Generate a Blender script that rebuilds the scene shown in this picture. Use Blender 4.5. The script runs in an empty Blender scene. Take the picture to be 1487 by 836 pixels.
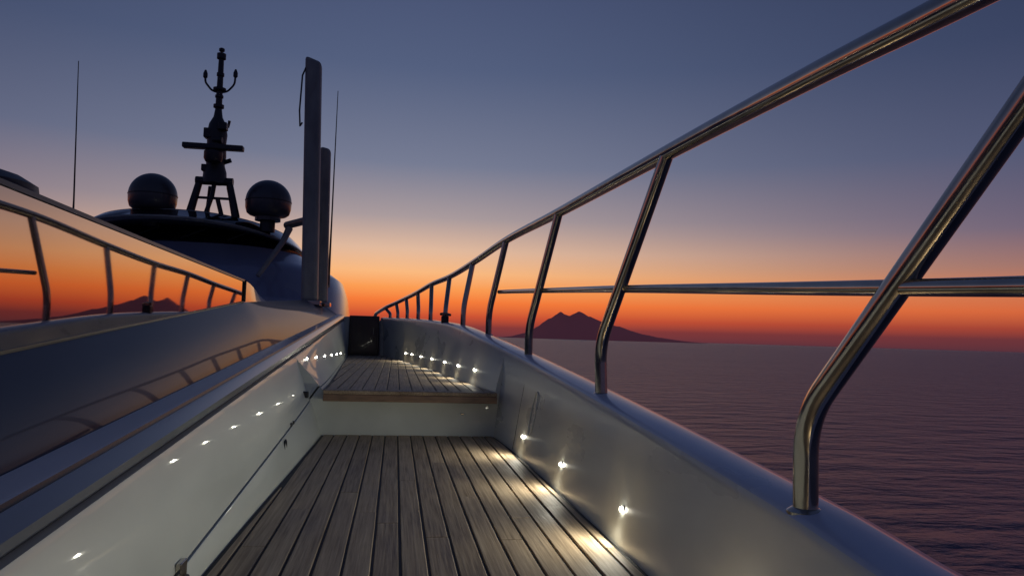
import bpy, math, random
from mathutils import Vector, Matrix
random.seed(4)
S=bpy.context.scene
COL=S.collection
def s2l(c):
    o=[]
    for v in c:
        v=v/255.
        o.append(v/12.92 if v<=.04045 else ((v+.055)/1.055)**2.4)
    return tuple(o)+(1.,)
# ------------------------------------------------------------ helpers
def interp(tab,y):
    n=len(tab)
    if y<=tab[0][0]:
        s=(tab[1][1]-tab[0][1])/(tab[1][0]-tab[0][0]); return tab[0][1]+s*(y-tab[0][0])
    if y>=tab[-1][0]:
        s=(tab[-1][1]-tab[-2][1])/(tab[-1][0]-tab[-2][0]); return tab[-1][1]+s*(y-tab[-1][0])
    for i in range(n-1):
        if tab[i][0]<=y<=tab[i+1][0]: break
    def m(k):
        if k==0: return (tab[1][1]-tab[0][1])/(tab[1][0]-tab[0][0])
        if k==n-1: return (tab[-1][1]-tab[-2][1])/(tab[-1][0]-tab[-2][0])
        return (tab[k+1][1]-tab[k-1][1])/(tab[k+1][0]-tab[k-1][0])
    h=tab[i+1][0]-tab[i][0]; t=(y-tab[i][0])/h
    return ((2*t**3-3*t*t+1)*tab[i][1]+(t**3-2*t*t+t)*h*m(i)+(-2*t**3+3*t*t)*tab[i+1][1]+(t**3-t*t)*h*m(i+1))
def empty(name,loc=(0,0,0)):
    e=bpy.data.objects.new(name,None); e.location=loc; e.empty_display_size=.2; COL.objects.link(e); return e
def mkmesh(name,vs,fs,mats,parent=None,mi=None,smooth=True,loc=None,bevel=0,autos=None):
    me=bpy.data.meshes.new(name); me.from_pydata([tuple(v) for v in vs],[],fs); 
    for m in (mats if isinstance(mats,(list,tuple)) else [mats]): me.materials.append(m)
    if mi: 
        for p,k in zip(me.polygons,mi): p.material_index=k
    for p in me.polygons: p.use_smooth=smooth
    me.update()
    if autos is not None and smooth:
        try: me.set_sharp_from_angle(angle=math.radians(autos))
        except Exception: pass
    o=bpy.data.objects.new(name,me); COL.objects.link(o)
    if parent: 
        o.parent=parent; o.matrix_parent_inverse=Matrix.Translation(parent.location).inverted()
    if loc: o.location=loc
    if bevel:
        b=o.modifiers.new('bevel','BEVEL'); b.width=bevel; b.segments=3; b.limit_method='ANGLE'
    return o
def box(name,lo,hi,mat,parent=None,bevel=.004):
    x0,y0,z0=lo;x1,y1,z1=hi
    vs=[(x0,y0,z0),(x1,y0,z0),(x1,y1,z0),(x0,y1,z0),(x0,y0,z1),(x1,y0,z1),(x1,y1,z1),(x0,y1,z1)]
    fs=[(0,3,2,1),(4,5,6,7),(0,1,5,4),(1,2,6,5),(2,3,7,6),(3,0,4,7)]
    return mkmesh(name,vs,fs,mat,parent,smooth=False,bevel=bevel)
def tube(name,pts,r,mat,parent=None,seg=16,cyc=False,smoothit=2):
    P=[Vector(p) for p in pts]; R=[r]*len(P) if not isinstance(r,(list,tuple)) else list(r)
    n=len(P); vs=[];fs=[]
    up=None
    for i in range(n):
        t=(P[min(i+1,n-1)]-P[max(i-1,0)]).normalized()
        if up is None:
            up=Vector((0,0,1)) if abs(t.z)<.9 else Vector((1,0,0))
        a=t.cross(up).normalized(); b=a.cross(t).normalized(); up=b
        for k in range(seg):
            w=2*math.pi*k/seg
            vs.append(P[i]+(a*math.cos(w)+b*math.sin(w))*R[i])
    for i in range(n-1):
        for k in range(seg):
            k2=(k+1)%seg
            fs.append((i*seg+k,i*seg+k2,(i+1)*seg+k2,(i+1)*seg+k))
    fs.append(tuple(range(seg))[::-1]); fs.append(tuple((n-1)*seg+k for k in range(seg)))
    return mkmesh(name,vs,fs,mat,parent,autos=50)
def roundpath(pts,rad,n=6):
    P=[Vector(p) for p in pts]; out=[P[0]]
    for i in range(1,len(P)-1):
        a=(P[i-1]-P[i]);b=(P[i+1]-P[i]); d=min(rad,a.length*.45,b.length*.45)
        A=P[i]+a.normalized()*d;B=P[i]+b.normalized()*d
        for k in range(n+1):
            t=k/n; out.append((1-t)**2*A+2*t*(1-t)*P[i]+t*t*B)
    out.append(P[-1]); return out
def revolve(name,prof,mat,parent,c,seg=40):
    vs=[];fs=[];n=len(prof)
    for r,z in prof:
        for k in range(seg):
            w=2*math.pi*k/seg; vs.append((c[0]+r*math.cos(w),c[1]+r*math.sin(w),c[2]+z))
    for i in range(n-1):
        for k in range(seg):
            k2=(k+1)%seg; fs.append((i*seg+k,i*seg+k2,(i+1)*seg+k2,(i+1)*seg+k))
    fs.append(tuple(range(seg))[::-1]); fs.append(tuple((n-1)*seg+k for k in range(seg)))
    return mkmesh(name,vs,fs,mat,parent,autos=40)
def loft(name,ys,sec,mats,parent,segm=None,autos=35):
    vs=[];fs=[];mi=[]
    n=len(sec(ys[0]))
    for y in ys:
        for x,z in sec(y): vs.append((x,y,z))
    for i in range(len(ys)-1):
        for k in range(n-1):
            fs.append((i*n+k,i*n+k+1,(i+1)*n+k+1,(i+1)*n+k)); mi.append(segm[k] if segm else 0)
    return mkmesh(name,vs,fs,mats,parent,mi=mi,autos=autos)
def frange(a,b,s):
    n=max(1,int(round((b-a)/s))); return [a+(b-a)*i/n for i in range(n+1)]
# ------------------------------------------------------------ materials
def mat(name,col,rough=.5,metal=0,coat=0,coatr=.05,spec=.5,ior=None):
    m=bpy.data.materials.new(name); m.use_nodes=True; b=m.node_tree.nodes['Principled BSDF']
    b.inputs['Base Color'].default_value=tuple(col)+((1,) if len(col)==3 else ())
    b.inputs['Roughness'].default_value=rough; b.inputs['Metallic'].default_value=metal
    b.inputs['Coat Weight'].default_value=coat; b.inputs['Coat Roughness'].default_value=coatr
    b.inputs['Specular IOR Level'].default_value=spec
    if ior: b.inputs['IOR'].default_value=ior
    return m,m.node_tree,b
def N(nt,t,**k):
    n=nt.nodes.new(t)
    for a,v in k.items(): setattr(n,a,v)
    return n
def math_(nt,op,a,b=None,c=None):
    n=N(nt,'ShaderNodeMath',operation=op)
    for i,v in enumerate((a,b,c)):
        if v is None: continue
        if isinstance(v,(int,float)): n.inputs[i].default_value=v
        else: nt.links.new(v,n.inputs[i])
    return n.outputs[0]
def addvar(nt,b,base,amt=.12,scale=(1,1,1),sc=3,rough=None,bump=0,bsc=40,det=5):
    tc=N(nt,'ShaderNodeTexCoord'); mp=N(nt,'ShaderNodeMapping'); mp.inputs['Scale'].default_value=scale
    nt.links.new(tc.outputs['Object'],mp.inputs['Vector'])
    no=N(nt,'ShaderNodeTexNoise'); no.inputs['Scale'].default_value=sc; no.inputs['Detail'].default_value=det
    nt.links.new(mp.outputs[0],no.inputs['Vector'])
    mr=N(nt,'ShaderNodeMapRange'); nt.links.new(no.outputs['Fac'],mr.inputs[0])
    mr.inputs[1].default_value=.3; mr.inputs[2].default_value=.7; mr.inputs[3].default_value=1-amt; mr.inputs[4].default_value=1+amt*.4
    mx=N(nt,'ShaderNodeVectorMath',operation='SCALE'); mx.inputs[0].default_value=tuple(base)[:3]
    nt.links.new(mr.outputs[0],mx.inputs['Scale']); nt.links.new(mx.outputs[0],b.inputs['Base Color'])
    if rough:
        r=N(nt,'ShaderNodeMapRange'); nt.links.new(no.outputs['Fac'],r.inputs[0])
        r.inputs[1].default_value=.3;r.inputs[2].default_value=.7;r.inputs[3].default_value=rough[0];r.inputs[4].default_value=rough[1]
        nt.links.new(r.outputs[0],b.inputs['Roughness'])
    if bump:
        n2=N(nt,'ShaderNodeTexNoise'); n2.inputs['Scale'].default_value=bsc; n2.inputs['Detail'].default_value=3
        nt.links.new(mp.outputs[0],n2.inputs['Vector'])
        bp=N(nt,'ShaderNodeBump'); bp.inputs['Strength'].default_value=bump; bp.inputs['Distance'].default_value=.01
        nt.links.new(n2.outputs['Fac'],bp.inputs['Height']); nt.links.new(bp.outputs[0],b.inputs['Normal'])
M_white,nt,b=mat('gelcoat_white',(.74,.77,.70),.4,coat=.35,coatr=.03)
addvar(nt,b,(.70,.75,.70),.1,(1,.35,1),5,(.32,.46),bump=.02,bsc=7)
M_bulw,nt,b=mat('gelcoat_bulwark',(.74,.77,.70),.35,coat=.35,coatr=.12)
addvar(nt,b,(.76,.77,.70),.12,(1,.35,1),5,(.24,.40),bump=.08,bsc=7)
M_ledge,nt,b=mat('gelcoat_ledge',(.7,.74,.72),.3,coat=.6,coatr=.06)
addvar(nt,b,(.74,.80,.80),.1,(1,.4,1),4,(.22,.38))
M_cap,nt,b=mat('cap_paint',(.62,.66,.76),.3,coat=.5,coatr=.1)
addvar(nt,b,(.60,.65,.76),.12,(1,.4,1),6,(.25,.4))
M_blue,nt,b=mat('navy_gloss_paint',(.03,.042,.08),.4,coat=.30,coatr=.02,spec=.04)
b.inputs['Coat IOR'].default_value=1.36
addvar(nt,b,(.034,.048,.09),.1,(1,1,1),2,bump=.02,bsc=3)
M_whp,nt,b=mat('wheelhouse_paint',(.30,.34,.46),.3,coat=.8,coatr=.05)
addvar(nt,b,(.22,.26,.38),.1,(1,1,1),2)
M_glass,nt,b=mat('mirror_tint_glass',(.66,.61,.58),.02,metal=1)
addvar(nt,b,(.60,.52,.46),.06,(1,.5,1),3,(.012,.035))
M_black,nt,b=mat('black_trim',(.015,.016,.02),.35)
M_dglass,nt,b=mat('dark_windscreen_glass',(.01,.012,.016),.06,coat=1)
M_band,nt,b=mat('grey_rub_rail',(.12,.145,.19),.28,coat=.6,coatr=.15)
addvar(nt,b,(.10,.125,.17),.15,(1,.3,1),6)
M_steel,nt,b=mat('polished_stainless_steel',(.56,.54,.5),.09,metal=1)
addvar(nt,b,(.52,.475,.405),.16,(1,1,1),14,(.08,.19),bump=.02,bsc=30)
M_caulk,nt,b=mat('black_caulking',(.010,.010,.010),.6)
M_brown,nt,b=mat('varnished_teak_panel',(.05,.022,.012),.3,coat=.4)
addvar(nt,b,(.05,.024,.014),.4,(1,1,.15),20)
M_edge,nt,b=mat('teak_edge_board',(.34,.2,.12),.45)
addvar(nt,b,(.30,.19,.12),.35,(.2,1,1),60)
M_dark,nt,b=mat('dark_mast_paint',(.022,.022,.028),.45)
M_dome,nt,b=mat('radome_gelcoat',(.05,.05,.06),.4,coat=.3)
M_post,nt,b=mat('post_paint',(.3,.3,.3),.45)
addvar(nt,b,(.30,.30,.28),.3,(1,1,.4),6)
M_roof,nt,b=mat('roof_paint',(.09,.10,.12),.22,coat=.8,coatr=.08)
M_hull,nt,b=mat('hull_paint',(.45,.48,.55),.25,coat=.8)
M_teak,nt,b=mat('weathered_teak',(.2,.16,.12),.5)
def teak(nt,b):
    tc=N(nt,'ShaderNodeTexCoord'); L=nt.links.new
    at=N(nt,'ShaderNodeAttribute',attribute_name='plank')
    off=N(nt,'ShaderNodeVectorMath',operation='MULTIPLY'); L(at.outputs['Color'],off.inputs[0]); off.inputs[1].default_value=(0,37,11)
    ad=N(nt,'ShaderNodeVectorMath',operation='ADD'); L(tc.outputs['Object'],ad.inputs[0]); L(off.outputs[0],ad.inputs[1])
    mp=N(nt,'ShaderNodeMapping'); mp.inputs['Scale'].default_value=(110,3.2,110); L(ad.outputs[0],mp.inputs['Vector'])
    g=N(nt,'ShaderNodeTexNoise'); g.inputs['Scale'].default_value=1; g.inputs['Detail'].default_value=7; g.inputs['Roughness'].default_value=.62; g.inputs['Distortion'].default_value=.25
    L(mp.outputs[0],g.inputs['Vector'])
    mp2=N(nt,'ShaderNodeMapping'); mp2.inputs['Scale'].default_value=(9,2.2,9); L(ad.outputs[0],mp2.inputs['Vector'])
    h=N(nt,'ShaderNodeTexNoise'); h.inputs['Scale'].default_value=1; h.inputs['Detail'].default_value=5; L(mp2.outputs[0],h.inputs['Vector'])
    sp=N(nt,'ShaderNodeSeparateColor'); L(at.outputs['Color'],sp.inputs[0])
    f=math_(nt,'ADD',math_(nt,'MULTIPLY',g.outputs['Fac'],.75),math_(nt,'MULTIPLY',h.outputs['Fac'],.45))
    f=math_(nt,'ADD',f,math_(nt,'MULTIPLY',math_(nt,'SUBTRACT',sp.outputs[0],.5),.09))
    cr=N(nt,'ShaderNodeValToRGB'); L(f,cr.inputs[0]); e=cr.color_ramp.elements
    e[0].position=.38;e[0].color=(.17,.12,.075,1); e[1].position=.84;e[1].color=(.66,.53,.36,1)
    x=cr.color_ramp.elements.new(.6);x.color=(.44,.335,.22,1)
    L(cr.outputs[0],b.inputs['Base Color'])
    r=N(nt,'ShaderNodeMapRange'); L(h.outputs['Fac'],r.inputs[0]); r.inputs[1].default_value=.3;r.inputs[2].default_value=.7;r.inputs[3].default_value=.46;r.inputs[4].default_value=.7
    L(r.outputs[0],b.inputs['Roughness'])
    bp=N(nt,'ShaderNodeBump'); bp.inputs['Strength'].default_value=.5; bp.inputs['Distance'].default_value=.0025
    L(g.outputs['Fac'],bp.inputs['Height']); L(bp.outputs[0],b.inputs['Normal'])
teak(nt,b); b.inputs['Specular IOR Level'].default_value=.35
M_lens_glint=bpy.data.materials.new('led_lens_and_glint'); M_lens_glint.use_nodes=True; nt=M_lens_glint.node_tree
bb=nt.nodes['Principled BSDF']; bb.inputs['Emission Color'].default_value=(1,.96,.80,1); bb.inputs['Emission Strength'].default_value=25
# ------------------------------------------------------------ guide curves (metres, eye height = 0)
DL,DU=-.60,-.334            # lower / upper deck levels
YR=4.5                      # riser
FOOT=[(-1.5,.685),(0,.682),(2,.668),(3,.656),(4,.637),(4.6,.600),(5.2,.537),(5.85,.475),(6.6,.42),(7.4,.35),(8,.27),(8.8,.19),(9.6,.085),(10.5,-.05),(11.5,-.18)]
TOPX=[(-1.5,.765),(1.05,.76),(2.65,.745),(4.0,.712),(5.2,.605),(6.5,.507),(7.5,.40),(9,.20),(10.3,.0),(11.5,-.215)]
TOPZ=[(-1.5,-.50),(0,-.42),(1.05,-.347),(1.34,-.314),(2.65,-.217),(4.0,-.12),(5.2,-.012),(6.5,.088),(7.8,.145),(9,.182),(11.5,.24)]
LF=[(-1.5,-.46),(1.9,-.445),(4.5,-.402),(5.2,-.42),(8,-.545),(11.3,-.69)]
foot=lambda y:interp(FOOT,y); topx=lambda y:interp(TOPX,y); topz=lambda y:interp(TOPZ,y); lf=lambda y:interp(LF,y)
Tx=lambda y:-.50-.0281*(y-1.073); Tz=lambda y:-.249+.0495*(y-1.073)
# ------------------------------------------------------------ bulwark + hull
hull=empty('yacht_bulwark_and_hull')
def bsec(y,zd=None):
    if zd is None: zd=(DL if y<YR else DU)-.02
    f=foot(y);t=topx(y);z=topz(y)
    return [(f,zd),(f+(t-f)*.33,zd+(z-zd)*.35),(f+(t-f)*.7,zd+(z-zd)*.7),(t-.012,z-.03),(t-.006,z-.008),(t+.004,z),(t+.05,z+.006),(t+.10,z+.004),(t+.135,z-.006),(t+.155,z-.024),(t+.165,z-.06),(t+.17,z-.12),(t+.14,z-.6),(t+.02,-1.6),(t-.15,-2.9)]
ysA=frange(-1.5,YR-.002,.1); ysB=frange(YR,11.5,.1)
sm=[0,0,0,0,1,1,1,1,1,1,2,2,2,2]
loft('bulwark_lower_run',ysA+[YR],lambda y:bsec(min(y,YR-.001)),[M_bulw,M_cap,M_hull],hull,sm,autos=40)
loft('bulwark_upper_run',ysB,bsec,[M_bulw,M_cap,M_hull],hull,sm,autos=40)
def joincap(name,A,B,y,parent):
    vs=[(x,y,z) for x,z in A]+[(x,y,z) for x,z in B]; n=len(A)
    mkmesh(name,vs,[(k,k+1,n+k+1,n+k) for k in range(n-1)],M_white,parent,smooth=False)
joincap('bulwark_join',bsec(YR,DL-.02)[:5],bsec(YR,DU-.02)[:5],YR+.0006,hull)
box('bow_bulkhead',(-.235,11.45,-.36),(.02,11.6,.235),M_white,hull,.01)
box('bow_bulkhead_low',(-1.0,11.62,-.6),(-.1,11.7,.20),M_white,hull,.01)
mkmesh('foredeck',[(-.2,11.6,.225),(-4.6,11.6,.225),(-3.2,17,.3),(-1.9,17,.3),(-.9,14,.28)],[(0,4,3,2,1)],M_white,hull)
def bw(y,t,o=.004):
    zd=DL if y<YR else DU
    return Vector((foot(y)+(topx(y)-foot(y))*t-o,y,zd+(topz(y)-zd)*t))
tube('panel_seam',[bw(3.95,t,-.0005) for t in (0.01,.33,.7,.92)],.0018,M_black,hull,seg=6)
ring=[]
for k in range(25):
    w=2*math.pi*k/24; ring.append(bw(3.62+.045*math.cos(w),.5+.24*math.copysign(abs(math.sin(w))**.7,math.sin(w)),.003))
tube('fairlead_ring',ring,.003,M_white,hull,seg=8)
# ------------------------------------------------------------ deck
def planks(name,y0,y1,zt,parent,xL,xR,w=.0735,gap=.0082):
    vs=[];fs=[];cols=[]
    n=int((1.7)/w)
    for i in range(n):
        xa=-.92+i*w+gap/2; xb=-.92+(i+1)*w-gap/2
        cuts=[y0]; c=y0+random.uniform(.5,2.2)
        while c<y1-.25:
            cuts.append(c); c+=random.uniform(2.0,3.2)
        cuts.append(y1)
        for a,bq in zip(cuts[:-1],cuts[1:]):
            ys=frange(a+.0015,bq-.0015,.1); rnd=random.random(); r2=random.random()
            dz=random.uniform(-.0006,.0006); ja=random.uniform(-.0008,.0008); jb=random.uniform(-.0008,.0008)
            prev=None
            for yy in ys:
                l=max(xa+ja+random.uniform(-.0003,.0003),xL(yy)+.012); r=min(xb+jb+random.uniform(-.0003,.0003),xR(yy)-.012)
                if r-l<.004: prev=None; continue
                bs=len(vs); e=.0016
                vs+= [(l,yy,zt-.012),(l,yy,zt-e+dz),(l+e,yy,zt+dz),(r-e,yy,zt+dz),(r,yy,zt-e+dz),(r,yy,zt-.012)]
                cols+=[(rnd,r2,rnd,1)]*6
                if prev is not None:
                    for k in range(5): fs.append((prev+k,prev+k+1,bs+k+1,bs+k))
                else: fs.append(tuple(bs+k for k in range(6)))
                prev=bs
    o=mkmesh(name,vs,fs,M_teak,parent,smooth=False)
    ca=o.data.color_attributes.new('plank','FLOAT_COLOR','POINT')
    for i,c in enumerate(cols): ca.data[i].color=c
    return o
deck=empty('teak_side_deck')
planks('lower_deck_planks',-1.3,YR-.012,DL,deck,lf,foot)
planks('upper_deck_planks',YR+.0,11.5,DU,deck,lf,foot)
mkmesh('lower_caulking',[(-.6,-1.4,DL-.006),(.8,-1.4,DL-.006),(.8,YR+.1,DL-.006),(-.6,YR+.1,DL-.006)],[(0,1,2,3)],M_caulk,deck)
vs=[];fs=[]
for y in frange(YR-.02,11.6,.2): vs+=[(lf(y)-.01,y,DU-.006),(foot(y)+.01,y,DU-.006)]
for i in range(len(vs)//2-1): fs.append((2*i,2*i+1,2*i+3,2*i+2))
mkmesh('upper_caulking',vs,fs,M_caulk,deck)
step=empty('deck_step')
box('step_riser',(lf(YR)-.03,YR,DL-.02),(foot(YR)+.02,YR+.03,DU-.064),M_white,step,.004)
box('teak_nosing',(lf(YR)+.004,YR-.115,DU-.022),(foot(YR-.1)-.006,YR-.004,DU+.001),M_teak,step,.005)
box('nosing_edge_board',(lf(YR)+.004,YR-.118,DU-.062),(foot(YR-.1)-.006,YR-.006,DU-.0225),M_edge,step,.004)
box('riser_lamp',(.405,YR-.012,-.475),(.425,YR-.001,-.467),M_steel,step,.002)
# ------------------------------------------------------------ inboard coaming / trunk
co=empty('inboard_coaming')
def joint(y): return -.544+.0514*(y-1.75)
def csec(y,low=None):
    if low is None: low=y<YR
    zd=(DL if low else DU)-.02; f=lf(y); xT,zT=Tx(y),Tz(y); xB,zB=xT+.024,zT-.06-.003*(y-1)
    zj=joint(y) if low else zd+.03
    t=(zj-zd)/(zB-zd); xj=f+(xB-f)*t
    hb=zT-zB
    return [(f,zd),(xj+.006,zj-.006),(xj+.003,zj-.002),(xj-.012,zj-.002),(xj-.012,zj+.004),(xj-.001,zj+.004),(xB+.004,zB-.014),(xB-.004,zB),(xB-.02,zB+.002),
            (xB-.012,zB+.010),(xB+.004,zB+.4*hb),(xB+.004,zB+.65*hb),(xT+.012,zT-.010),(xT-.004,zT-.002),
            (xT-.012,zT-.006),(xT-.016,zT+.002),(xT-.074,zT+.010),(xT-.082,zT+.004)]
sm=[0,0,0,1,0,0,0,0,1,2,2,2,2,2,1,3,3]
loft('coaming_lower_run',frange(-1.5,YR,.15),lambda y:csec(min(y,YR-.001)),[M_white,M_black,M_band,M_ledge],co,sm,autos=40)
loft('coaming_upper_run',frange(YR,11.35,.15),csec,[M_white,M_black,M_band,M_ledge],co,sm,autos=40)
joincap('coaming_join',csec(YR,True)[:8],csec(YR,False)[:8],YR+.0006,co)
box('coaming_end',(Tx(11.4)-.1,11.35,-.36),(lf(11.35)+.0,11.45,Tz(11.3)-.02),M_white,co,.006)
def cw(y,z,o=.003):
    s=csec(y); f=s[0]; B=s[7]; t=(z-f[1])/(B[1]-f[1]); return Vector((f[0]+(B[0]-f[0])*t+o,y,z))
ring=[cw(3.35,-.50)+Vector((0,.028*math.cos(a),.028*math.sin(a))) for a in [2*math.pi*k/20 for k in range(21)]]
tube('lifting_ring',ring,.004,M_black,co,seg=8)
for yy in (3.62,3.70):
    p=cw(yy,-.44); box('latch_plate',(p.x-.004,yy,p.z-.008),(p.x+.004,yy+.03,p.z+.008),M_black,co,.002)
p=cw(4.36,-.36); box('rubber_latch',(p.x-.01,4.33,p.z-.015),(p.x+.02,4.37,p.z+.02),M_black,co,.004)
p=cw(1.80,-.535); box('hinge',(p.x-.003,1.76,p.z-.03),(p.x+.010,1.81,p.z+.015),M_steel,co,.003)
tube('hinge_pin',[p+Vector((.008,-.05,-.03)),p+Vector((.008,.02,-.03))],.006,M_black,co,seg=10)
dl=empty('bow_locker')
box('locker_body',(-.69,11.30,-.335),(-.25,11.44,.255),M_brown,dl,.01)
box('locker_door',(-.66,11.285,-.30),(-.28,11.298,.22),M_brown,dl,.004)
tube('locker_handle',[(-.33,11.26,-.02),(-.33,11.26,.08)],.008,M_steel,dl,seg=8)
# trunk cabin
tr=empty('trunk_cabin')
YE=4.0
W0=.66
Wx=lambda y:-W0-.0306*y
WB=lambda y:-.059+.0787*(y-1.47)
ZT=.258
def shelf_top(y):
    if y<=YE: return Wx(y),WB(y)
    return Wx(YE)-.06*(y-YE), WB(YE)+.045*(y-YE)
def tsec(y):
    xT,zT=Tx(y)-.082,Tz(y)+.004; xs,zs=shelf_top(y)
    pts=[]
    for k in range(9):
        t=k/8; bl=.03*math.sin(math.pi*t)
        pts.append((xT+(xs-xT)*t+bl*.35, zT+(zs-zT)*t+bl*.5))
    return pts
loft('side_shelf',frange(-1.5,YE,.15)+frange(YE,11.9,.15)[1:],tsec,[M_blue],tr,autos=60)
def wsec(y):
    xs,zs=Wx(y),WB(y)
    return [(xs,zs-.004),(xs+.002,zs+.002),(xs+.002,zs+.007),(xs-.001,zs+.008),(xs-.001,ZT-.016),(xs+.003,ZT-.014),(xs+.002,ZT-.004),(xs-.008,ZT),(xs-.06,ZT+.008),(xs-.6,ZT+.04),(-2.5,.32),(-3.8,.28)]
loft('window_and_roof',frange(-1.5,YE,.15),wsec,[M_black,M_glass,M_roof,M_whp],tr,[0,0,0,1,0,0,0,3,2,2,2],autos=40)
xs=Wx(YE)
vs=[];fs=[]
yy=frange(YE,11.9,.25)
for y in yy:
    a=shelf_top(y); t=min(1,(y-YE)/2.2); t=t*t*(3-2*t); h=(ZT-a[1])*(1-t) if y<YE+2.2 else 0
    vs+=[(a[0],y,a[1]),(a[0]-.004-.10*t,y,a[1]+h*.97),(a[0]-.03-.2*t,y,a[1]+h+.004),(a[0]-.4,y,a[1]+h+.03),(-2.6,y,a[1]+h+.06),(-4.4,y,a[1]+h*.9)]
for i in range(len(yy)-1):
    for k in range(5): fs.append((6*i+k,6*i+k+1,6*i+k+7,6*i+k+6))
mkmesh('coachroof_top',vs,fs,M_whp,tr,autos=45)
tube('window_end_frame',[(xs+.004,YE-.012,WB(YE)+.002),(xs+.004,YE-.012,ZT-.006)],.006,M_black,tr,seg=8)
revolve('roof_fairing',[(.0,.045),(.06,.042),(.1,.03),(.13,.012),(.135,-.02)][::-1],M_dark,tr,(-.86,1.60,.265),24)
# ------------------------------------------------------------ wheelhouse
wh=empty('wheelhouse')
def zlevel(levels,name,mats,seg=72,mi=None,cap=True):
    vs=[];fs=[];mm=[]
    for (z,cx,cy,hx,hy,p,crown) in levels:
        for k in range(seg):
            w=2*math.pi*k/seg; c,s=math.cos(w),math.sin(w)
            x=cx+hx*math.copysign(abs(c)**(2/p),c); y=cy+hy*math.copysign(abs(s)**(2/p),s)
            vs.append((x,y,z-crown*((x-cx)/1.3)**2))
    n=len(levels)
    for i in range(n-1):
        for k in range(seg):
            k2=(k+1)%seg; fs.append((i*seg+k,i*seg+k2,(i+1)*seg+k2,(i+1)*seg+k)); mm.append(mi[i] if mi else 0)
    if cap: fs.append(tuple((n-1)*seg+k for k in range(seg))); mm.append(mi[-1] if mi else 0)
    return mkmesh(name,vs,fs,mats,wh,mi=mm,autos=40)
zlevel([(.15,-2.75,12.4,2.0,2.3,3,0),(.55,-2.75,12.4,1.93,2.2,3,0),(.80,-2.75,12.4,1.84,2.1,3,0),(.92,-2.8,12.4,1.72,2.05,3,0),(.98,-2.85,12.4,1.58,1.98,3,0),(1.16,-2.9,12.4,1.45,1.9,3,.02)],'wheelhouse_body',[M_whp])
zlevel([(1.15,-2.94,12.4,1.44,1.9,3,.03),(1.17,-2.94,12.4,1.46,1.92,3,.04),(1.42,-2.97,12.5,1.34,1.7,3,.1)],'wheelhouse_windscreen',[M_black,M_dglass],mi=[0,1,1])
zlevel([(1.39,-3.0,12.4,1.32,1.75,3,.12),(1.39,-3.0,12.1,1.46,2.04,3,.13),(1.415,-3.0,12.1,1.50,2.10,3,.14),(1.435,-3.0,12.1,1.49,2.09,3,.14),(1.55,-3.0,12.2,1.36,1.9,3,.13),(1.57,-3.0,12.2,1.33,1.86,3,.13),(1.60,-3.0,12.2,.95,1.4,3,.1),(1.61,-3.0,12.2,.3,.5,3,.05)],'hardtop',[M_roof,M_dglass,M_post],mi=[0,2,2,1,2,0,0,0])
tube('hardtop_stay',[(-1.50,10.45,1.40),(-1.56,10.35,1.2),(-1.82,10.1,.70)],[.05,.04,.03],M_post,wh,seg=10)
tube('side_boom',[(-1.60,10.9,1.5),(-1.25,10.4,1.52),(-1.08,9.7,1.5)],.055,M_post,wh,seg=12)
for x in (-3.5,-2.9,-2.3):
    tube('windscreen_wiper',[(x,10.44,1.2),(x+.3,10.58,1.36)],.012,M_black,wh,seg=6)
def radome(x,y):
    e=empty('satellite_radome',(x,y,1.5))
    prof=[(.17,0),(.17,.05),(.24,.07),(.28,.1),(.30,.17),(.305,.26)]
    for k in range(1,13):
        w=math.pi/2*k/12; prof.append((max(.001,.305*math.cos(w)),.26+.305*math.sin(w)))
    revolve('dome',prof,M_dome,e,(x,y,1.49)); revolve('seam_ring',[(.306,0),(.309,.004),(.309,.012),(.306,.016)],M_dark,e,(x,y,1.75))
    revolve('pedestal',[(.1,-.14),(.1,.02)],M_dark,e,(x,y,1.48))
radome(-3.30,10.5); radome(-1.80,10.5)
# ------------------------------------------------------------ radar mast
ma=empty('radar_mast',(-2.5,10.4,1.5)); mx,my=-2.5,10.4
def T(n,p,r,s=10): return tube(n,[(mx+a,my+b_,c) for a,b_,c in p],r,M_dark,ma,seg=s)
for sx in (-1,1):
    T('leg',[(sx*.30,0,1.5),(sx*.25,0,1.72),(sx*.19,0,1.98)],[.055,.05,.045]); T('leg_aft',[(sx*.2,.5,1.5),(sx*.12,.3,1.96)],.03)
T('base_shelf',[(-.24,0,1.98),(.24,0,1.98)],.055); T('lower_crossbar',[(-.25,0,1.75),(.25,0,1.75)],.018)
T('brace',[(-.1,0,1.5),(-.02,0,1.78),(.0,0,1.95)],.03); T('brace_2',[(.12,0,1.5),(.05,0,1.75)],.03)
revolve('tower',[(.16,1.95),(.15,2.1),(.12,2.2),(.135,2.32),(.125,2.5),(.135,2.62),(.11,2.76),(.06,2.86),(.04,3.0)],M_dark,ma,(mx,my,0),14)
box('radar_scanner',(mx-.37,my-.28,2.36),(mx+.40,my-.16,2.43),M_dark,ma,.015)
revolve('scanner_gearbox',[(.1,2.2),(.12,2.24),(.12,2.33),(.05,2.36)],M_dark,ma,(mx+.02,my-.22,0),16)
box('horn_box',(mx-.16,my-.1,2.1),(mx-.02,my+.1,2.19),M_dark,ma,.01)
box('floodlight',(mx+.04,my-.16,2.66),(mx+.15,my-.04,2.76),M_dark,ma,.01)
box('sensor_box',(mx-.15,my-.12,2.55),(mx-.04,my+.02,2.68),M_dark,ma,.01)
T('pole',[(0,0,2.9),(0,0,3.6),(0,0,3.72)],[.045,.036,.032])
for z,r,h in ((2.98,.07,.06),(3.12,.055,.05),(3.22,.085,.05),(3.42,.05,.06),(3.66,.06,.09),(3.77,.038,.05)):
    revolve('nav_light_housing',[(r*.7,0),(r,.01),(r,h-.01),(r*.6,h)],M_dark,ma,(mx,my,z),14)
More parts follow.
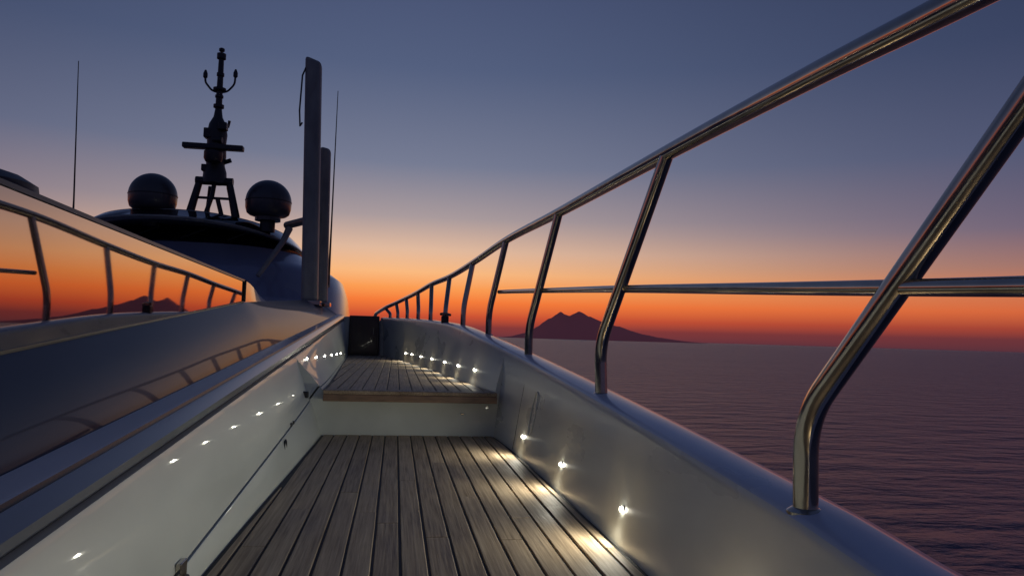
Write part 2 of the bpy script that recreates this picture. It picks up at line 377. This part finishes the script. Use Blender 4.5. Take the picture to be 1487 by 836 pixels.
for sx in (-1,1):
    T('antenna_fork',roundpath([(0,0,3.2),(sx*.1,0,3.22),(sx*.19,0,3.33),(sx*.195,0,3.42+.02*sx)],.08),.014,8)
    revolve('fork_tip',[(.012,0),(.03,.02),(.03,.07),(.012,.12)],M_dark,ma,(mx+sx*.195,my,3.40+.02*sx),10)
T('small_arm',[(0,0,2.72),(.14,0,2.74),(.15,0,2.82)],.02); T('small_arm_2',[(0,0,2.2),(.2,0,2.28)],.03)
T('side_lamp',[(-.02,-.1,2.52),(.1,-.12,2.52)],.04)
# ------------------------------------------------------------ tall posts
def post(x0,y,z0,x1,z1,w,d,cut):
    e=empty('fender_post',(x0,y,z0)); h=w/2
    vs=[];
    for (cx,z,dz) in ((x0,z0,0),(x1,z1,cut)):
        for a,b_ in ((-h,-d/2),(h,-d/2),(h,d/2),(-h,d/2)): vs.append((cx+a,y+b_,z-(dz if a>0 else 0)))
    mkmesh('column',vs,[(0,3,2,1),(4,5,6,7),(0,1,5,4),(1,2,6,5),(2,3,7,6),(3,0,4,7)],M_post,e,smooth=False,bevel=.045)
    box('foot_plate',(x0-h-.04,y-d/2-.04,z0-.04),(x0+h+.04,y+d/2+.04,z0+.02),M_steel,e,.01)
    return e
e=post(-1.075,9.5,.36,-1.165,3.47,.20,.18,.07)
tube('hanging_cord',[(-1.22,9.45,3.4),(-1.285,9.42,3.2),(-1.30,9.42,2.75),(-1.285,9.42,2.55),(-1.26,9.42,2.6)],.011,M_dark,e,seg=6)
post(-.97,9.95,.36,-1.015,2.44,.14,.13,.03)
a=empty('whip_antenna',(-.90,10.3,.6)); tube('whip',[(-.93,10.3,.6),(-.925,10.3,1.5),(-.92,10.3,3.32)],[.02,.012,.005],M_dark,a,seg=6)
a=empty('whip_antenna',(-4.2,10.3,.6)); tube('whip',[(-4.19,10.3,1.0),(-4.2,10.3,1.6),(-4.26,10.3,3.45)],[.02,.011,.005],M_dark,a,seg=6)
# ------------------------------------------------------------ guard rail
gr=empty('stainless_guard_rail')
RX=[(.2,.905),(1.055,.90),(1.45,.90),(2.4,.90),(4.0,.872),(5.45,.79),(6.6,.66),(7.6,.525),(8.4,.38),(9.2,.25),(10,.12),(10.6,-.01),(11.2,-.17),(12,-.34)]
RZ=[(.2,.535),(1.055,.574),(1.45,.60),(2.4,.648),(4.0,.70),(5.45,.722),(6.6,.655),(7.6,.60),(8.4,.57),(9.2,.52),(10,.48),(10.6,.435),(11.2,.38),(12,.30)]
rp=lambda y:Vector((interp(RX,y),y,interp(RZ,y)))
tube('top_rail',[rp(y) for y in frange(-1.4,11.9,.08)]+[Vector((-.36,12.1,.2))],.027,M_steel,gr,seg=24)
MR=[(-1.0,.83,.0),(.87,.828,.088),(2.68,.838,.193),(3.97,.83,.262),(5.48,.752,.335),(6.6,.62,.38),(7.6,.49,.385),(8.6,.325,.375),(9.4,.20,.37)]
mp=lambda y:Vector((interp([(q[0],q[1]) for q in MR],y),y,interp([(q[0],q[2]) for q in MR],y)))
tube('mid_rail',[mp(y) for y in frange(-1.2,5.48,.08)],.0145,M_steel,gr,seg=16)
PO=[((.79,1.34,-.318),(.79,1.34,-.137),rp(.72)),
    ((.79,2.78,-.212),(.785,2.79,-.016),rp(2.4)),
    ((.762,4.23,-.115),(.762,4.23,.06),rp(4.0)),
    ((.69,5.55,.01),(.69,5.55,.19),rp(5.45)),
    ((.585,6.55,.085),(.585,6.55,.25),rp(6.6)),
    ((.475,7.35,.12),(.48,7.35,.27),rp(7.6)),
    ((.37,8.15,.15),(.37,8.15,.28),rp(8.4)),
    ((.26,9.0,.175),(.26,9.0,.30),rp(9.2)),
    ((.14,9.8,.195),(.14,9.8,.30),rp(10.)),
    ((.02,10.45,.21),(.02,10.45,.29),rp(10.6)),
    ((-.09,11.05,.225),(-.09,11.05,.29),rp(11.2)),
    ((.79,-.1,-.44),(.79,-.1,-.25),rp(-.72))]
for B,K,Tp in PO:
    B,K=Vector(B),Vector(K)
    tube('stanchion',roundpath([B,K,Tp],.075,8),.0235,M_steel,gr,seg=20)
    revolve('base_flange',[(.036,-.004),(.036,.003),(.028,.008),(.0245,.010)],M_steel,gr,B,20)
cl=empty('bow_cleat',(.44,7.2,.15))
box('cleat_body',(.43,7.15,.11),(.50,7.23,.19),M_black,cl,.012); tube('cleat_horn',[(.42,7.1,.2),(.47,7.19,.21),(.52,7.28,.2)],.014,M_black,cl,seg=8)
# ------------------------------------------------------------ courtesy lights, plus glint dots on the coaming
def fixture_or_glint(x,y,z,n,sc=1.0):
    e=empty('courtesy_light_or_glint',(x,y,z))
    a=n.cross(Vector((0,0,1))).normalized(); u_=Vector((0,0,1))
    def disc(name,prof,m):
        vs=[];fs=[];seg=20
        for o,rr in prof:
            for k in range(seg):
                w=2*math.pi*k/seg; vs.append(Vector((x,y,z))+n*o*sc+(a*math.cos(w)+u_*math.sin(w))*rr*sc)
        for i in range(len(prof)-1):
            fs+=[(i*seg+k,i*seg+(k+1)%seg,(i+1)*seg+(k+1)%seg,(i+1)*seg+k) for k in range(seg)]
        fs+=[tuple((len(prof)-1)*seg+k for k in range(seg))]
        mkmesh(name,vs,fs,m,e,autos=30)
    disc('bezel',[(-.01,.0125),(.0005,.0125),(.0015,.011)],M_steel)
    disc('lens',[(.001,.0105),(.006,.010),(.010,.0075),(.012,.003)],M_lens_glint)
    return e
def lamp(y,pw=1.0):
    zd=DL if y<YR else DU
    z=zd+.098; t=(z-zd)/(topz(y)-zd); x=foot(y)+(topx(y)-foot(y))*t
    sl=(foot(y+.05)-foot(y-.05))/.1
    n=Vector((-1,sl,0)).normalized()
    e=fixture_or_glint(x,y,z,n,.85)
    L=bpy.data.lights.new('led','SPOT'); L.energy=pw; L.color=(1,.95,.78); L.shadow_soft_size=.007
    L.spot_size=math.radians(172); L.spot_blend=.9
    lo=bpy.data.objects.new('led',L); COL.objects.link(lo); lo.parent=e; lo.location=n*.018
    d=(n-Vector((0,0,.30))).normalized(); lo.rotation_mode='QUATERNION'; lo.rotation_quaternion=d.to_track_quat('-Z','Y')
for y in (-.15,.62,1.40,2.17,2.94,3.75): lamp(y,4.0)
for y in (5.2,5.85,6.6,7.4,8.05,8.8,9.3): lamp(y,2.2)
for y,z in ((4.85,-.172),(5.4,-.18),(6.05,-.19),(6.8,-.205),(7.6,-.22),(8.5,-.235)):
    p=cw(y,z,.002); fixture_or_glint(p.x,p.y,p.z,Vector((.97,0,-.1)).normalized(),.75)  # no lamps on this side: glowing dots imitate reflections of the bulwark lights
# ------------------------------------------------------------ sea
M_sea,nt,b=mat('sea_water',(.075,.10,.155),.32,spec=.5,ior=1.333)
tc=N(nt,'ShaderNodeTexCoord'); Lk=nt.links.new
mp1=N(nt,'ShaderNodeMapping'); mp1.inputs['Scale'].default_value=(.45,.9,1); mp1.inputs['Rotation'].default_value=(0,0,.25); Lk(tc.outputs['Object'],mp1.inputs['Vector'])
n1=N(nt,'ShaderNodeTexNoise'); n1.inputs['Scale'].default_value=1.1; n1.inputs['Detail'].default_value=7; n1.inputs['Roughness'].default_value=.56; Lk(mp1.outputs[0],n1.inputs['Vector'])
n2=N(nt,'ShaderNodeTexNoise'); n2.inputs['Scale'].default_value=.06; n2.inputs['Detail'].default_value=4; Lk(mp1.outputs[0],n2.inputs['Vector'])
hh=math_(nt,'ADD',n1.outputs['Fac'],math_(nt,'MULTIPLY',n2.outputs['Fac'],1.2))
bp=N(nt,'ShaderNodeBump'); bp.inputs['Strength'].default_value=1; bp.inputs['Distance'].default_value=.6; Lk(hh,bp.inputs['Height']); Lk(bp.outputs[0],b.inputs['Normal'])
R=60000; ZS=-2.7
mkmesh('sea',[(-R,-R,ZS),(R,-R,ZS),(R,R,ZS),(-R,R,ZS)],[(0,1,2,3)],M_sea)
# ------------------------------------------------------------ island
M_isl,nt,b=mat('island_rock_haze_glow',(.30,.16,.17),.95,spec=0)
b.inputs['Emission Color'].default_value=s2l((66,33,40)); b.inputs['Emission Strength'].default_value=.6  # rock given a faint glow of its own to imitate aerial haze
D=4000.
prof=[(.10,-.001),(.125,.0005),(.150,.001),(.170,.006),(.187,.013),(.201,.024),(.211,.029),(.2195,.036),(.224,.0375),(.230,.034),(.236,.0335),(.243,.036),(.250,.0385),(.255,.038),(.261,.034),(.269,.031),(.281,.027),(.294,.023),(.307,.020),(.322,.015),(.34,.011),(.36,.007),(.385,.0035),(.40,.001),(.43,-.001)]
vs=[];fs=[];nx=160;ny=14
for j in range(ny+1):
    v=j/ny*2-1
    for i in range(nx+1):
        a=.10+.33*i/nx; e=interp(prof,a)
        fall=max(0,1-abs(v))**.8
        rough=(math.sin(a*310+v*5)+math.sin(a*733+v*9+1)*.5)*.0006*(e>.004)
        z=max(0,(e+rough)*D)*fall if j not in(0,ny) else -20
        yy=D+v*500
        vs.append((a*D+v*60*math.sin(a*40),yy,ZS-1+z))
for j in range(ny):
    for i in range(nx): q=j*(nx+1)+i; fs.append((q,q+1,q+nx+2,q+nx+1))
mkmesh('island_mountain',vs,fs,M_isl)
# ------------------------------------------------------------ sky
W=bpy.data.worlds.new('World'); S.world=W; W.use_nodes=True; nt=W.node_tree; Lk=nt.links.new
bg=nt.nodes['Background']
tc=N(nt,'ShaderNodeTexCoord'); nm=N(nt,'ShaderNodeVectorMath',operation='NORMALIZE'); Lk(tc.outputs['Generated'],nm.inputs[0])
sp=N(nt,'ShaderNodeSeparateXYZ'); Lk(nm.outputs[0],sp.inputs[0])
el=math_(nt,'MULTIPLY',math_(nt,'ARCSINE',sp.outputs[2]),180/math.pi)
ef=math_(nt,'DIVIDE',math_(nt,'MAXIMUM',el,0),90.)
efs=math_(nt,'POWER',ef,.5)
def ramp(stops):
    r=N(nt,'ShaderNodeValToRGB'); Lk(efs,r.inputs[0]); cr=r.color_ramp
    cr.interpolation='LINEAR'
    while len(cr.elements)>1: cr.elements.remove(cr.elements[-1])
    for i,(e,c) in enumerate(stops):
        p=math.sqrt(e/90.)
        q=cr.elements[0] if i==0 else cr.elements.new(p); q.position=p; q.color=s2l(c)
    return r.outputs[0]
A_=ramp([(0,(98,52,62)),(.7,(136,58,56)),(1.5,(206,84,52)),(2.6,(246,124,58)),(3.6,(252,158,84)),(4.8,(250,186,128)),(6.5,(226,186,158)),(9,(170,155,157)),(13,(118,124,147)),(20,(84,96,127)),(27,(70,81,114)),(45,(50,62,95)),(90,(40,52,82))])
B_=ramp([(0,(80,48,60)),(.8,(108,52,58)),(1.5,(162,68,54)),(2.6,(214,104,62)),(3.8,(206,118,82)),(5.5,(160,114,106)),(8,(112,99,120)),(13,(80,86,115)),(20,(58,68,98)),(27,(48,58,87)),(45,(42,52,82)),(90,(36,46,75))])
C_=ramp([(0,(50,50,72)),(3,(66,60,84)),(8,(68,66,92)),(20,(54,62,92)),(45,(42,52,82)),(90,(34,44,72))])
hl=math_(nt,'SQRT',math_(nt,'ADD',math_(nt,'MULTIPLY',sp.outputs[0],sp.outputs[0]),math_(nt,'ADD',math_(nt,'MULTIPLY',sp.outputs[1],sp.outputs[1]),1e-6)))
sa=math.radians(0)
dt=math_(nt,'DIVIDE',math_(nt,'ADD',math_(nt,'MULTIPLY',sp.outputs[0],math.sin(sa)),math_(nt,'MULTIPLY',sp.outputs[1],math.cos(sa))),hl)
az=math_(nt,'MULTIPLY',math_(nt,'ARCCOSINE',math_(nt,'MINIMUM',math_(nt,'MAXIMUM',dt,-1),1)),180/math.pi)
def mr(a,b_):
    m=N(nt,'ShaderNodeMapRange',interpolation_type='SMOOTHSTEP'); Lk(az,m.inputs[0]); m.inputs[1].default_value=a;m.inputs[2].default_value=b_; return m.outputs[0]
def mix(f,a,b_):
    m=N(nt,'ShaderNodeMix',data_type='RGBA'); Lk(f,m.inputs[0]); Lk(a,m.inputs[6]); Lk(b_,m.inputs[7]); return m.outputs[2]
out=mix(mr(40,130),mix(mr(0,50),A_,B_),C_)
Lk(out,bg.inputs['Color']); bg.inputs['Strength'].default_value=1.0
# ------------------------------------------------------------ camera
f=1075.;th=math.radians(3.8);ps=math.radians(8.8);ro=math.radians(1.7)
F=Vector((math.sin(ps)*math.cos(th),math.cos(ps)*math.cos(th),math.sin(th)))
r0=Vector((math.cos(ps),-math.sin(ps),0));u0=r0.cross(F)
u=math.cos(ro)*u0-math.sin(ro)*r0; r=math.cos(ro)*r0+math.sin(ro)*u0
cd=bpy.data.cameras.new('camera'); cam=bpy.data.objects.new('camera',cd); COL.objects.link(cam)
Mx=Matrix((r,u,-F)).transposed().to_4x4(); cam.matrix_world=Mx
cd.sensor_width=36; cd.lens=36*f/1487; cd.clip_start=.02; cd.clip_end=200000
S.camera=cam
S.view_settings.view_transform='Standard'; S.view_settings.look='None'; S.view_settings.exposure=0
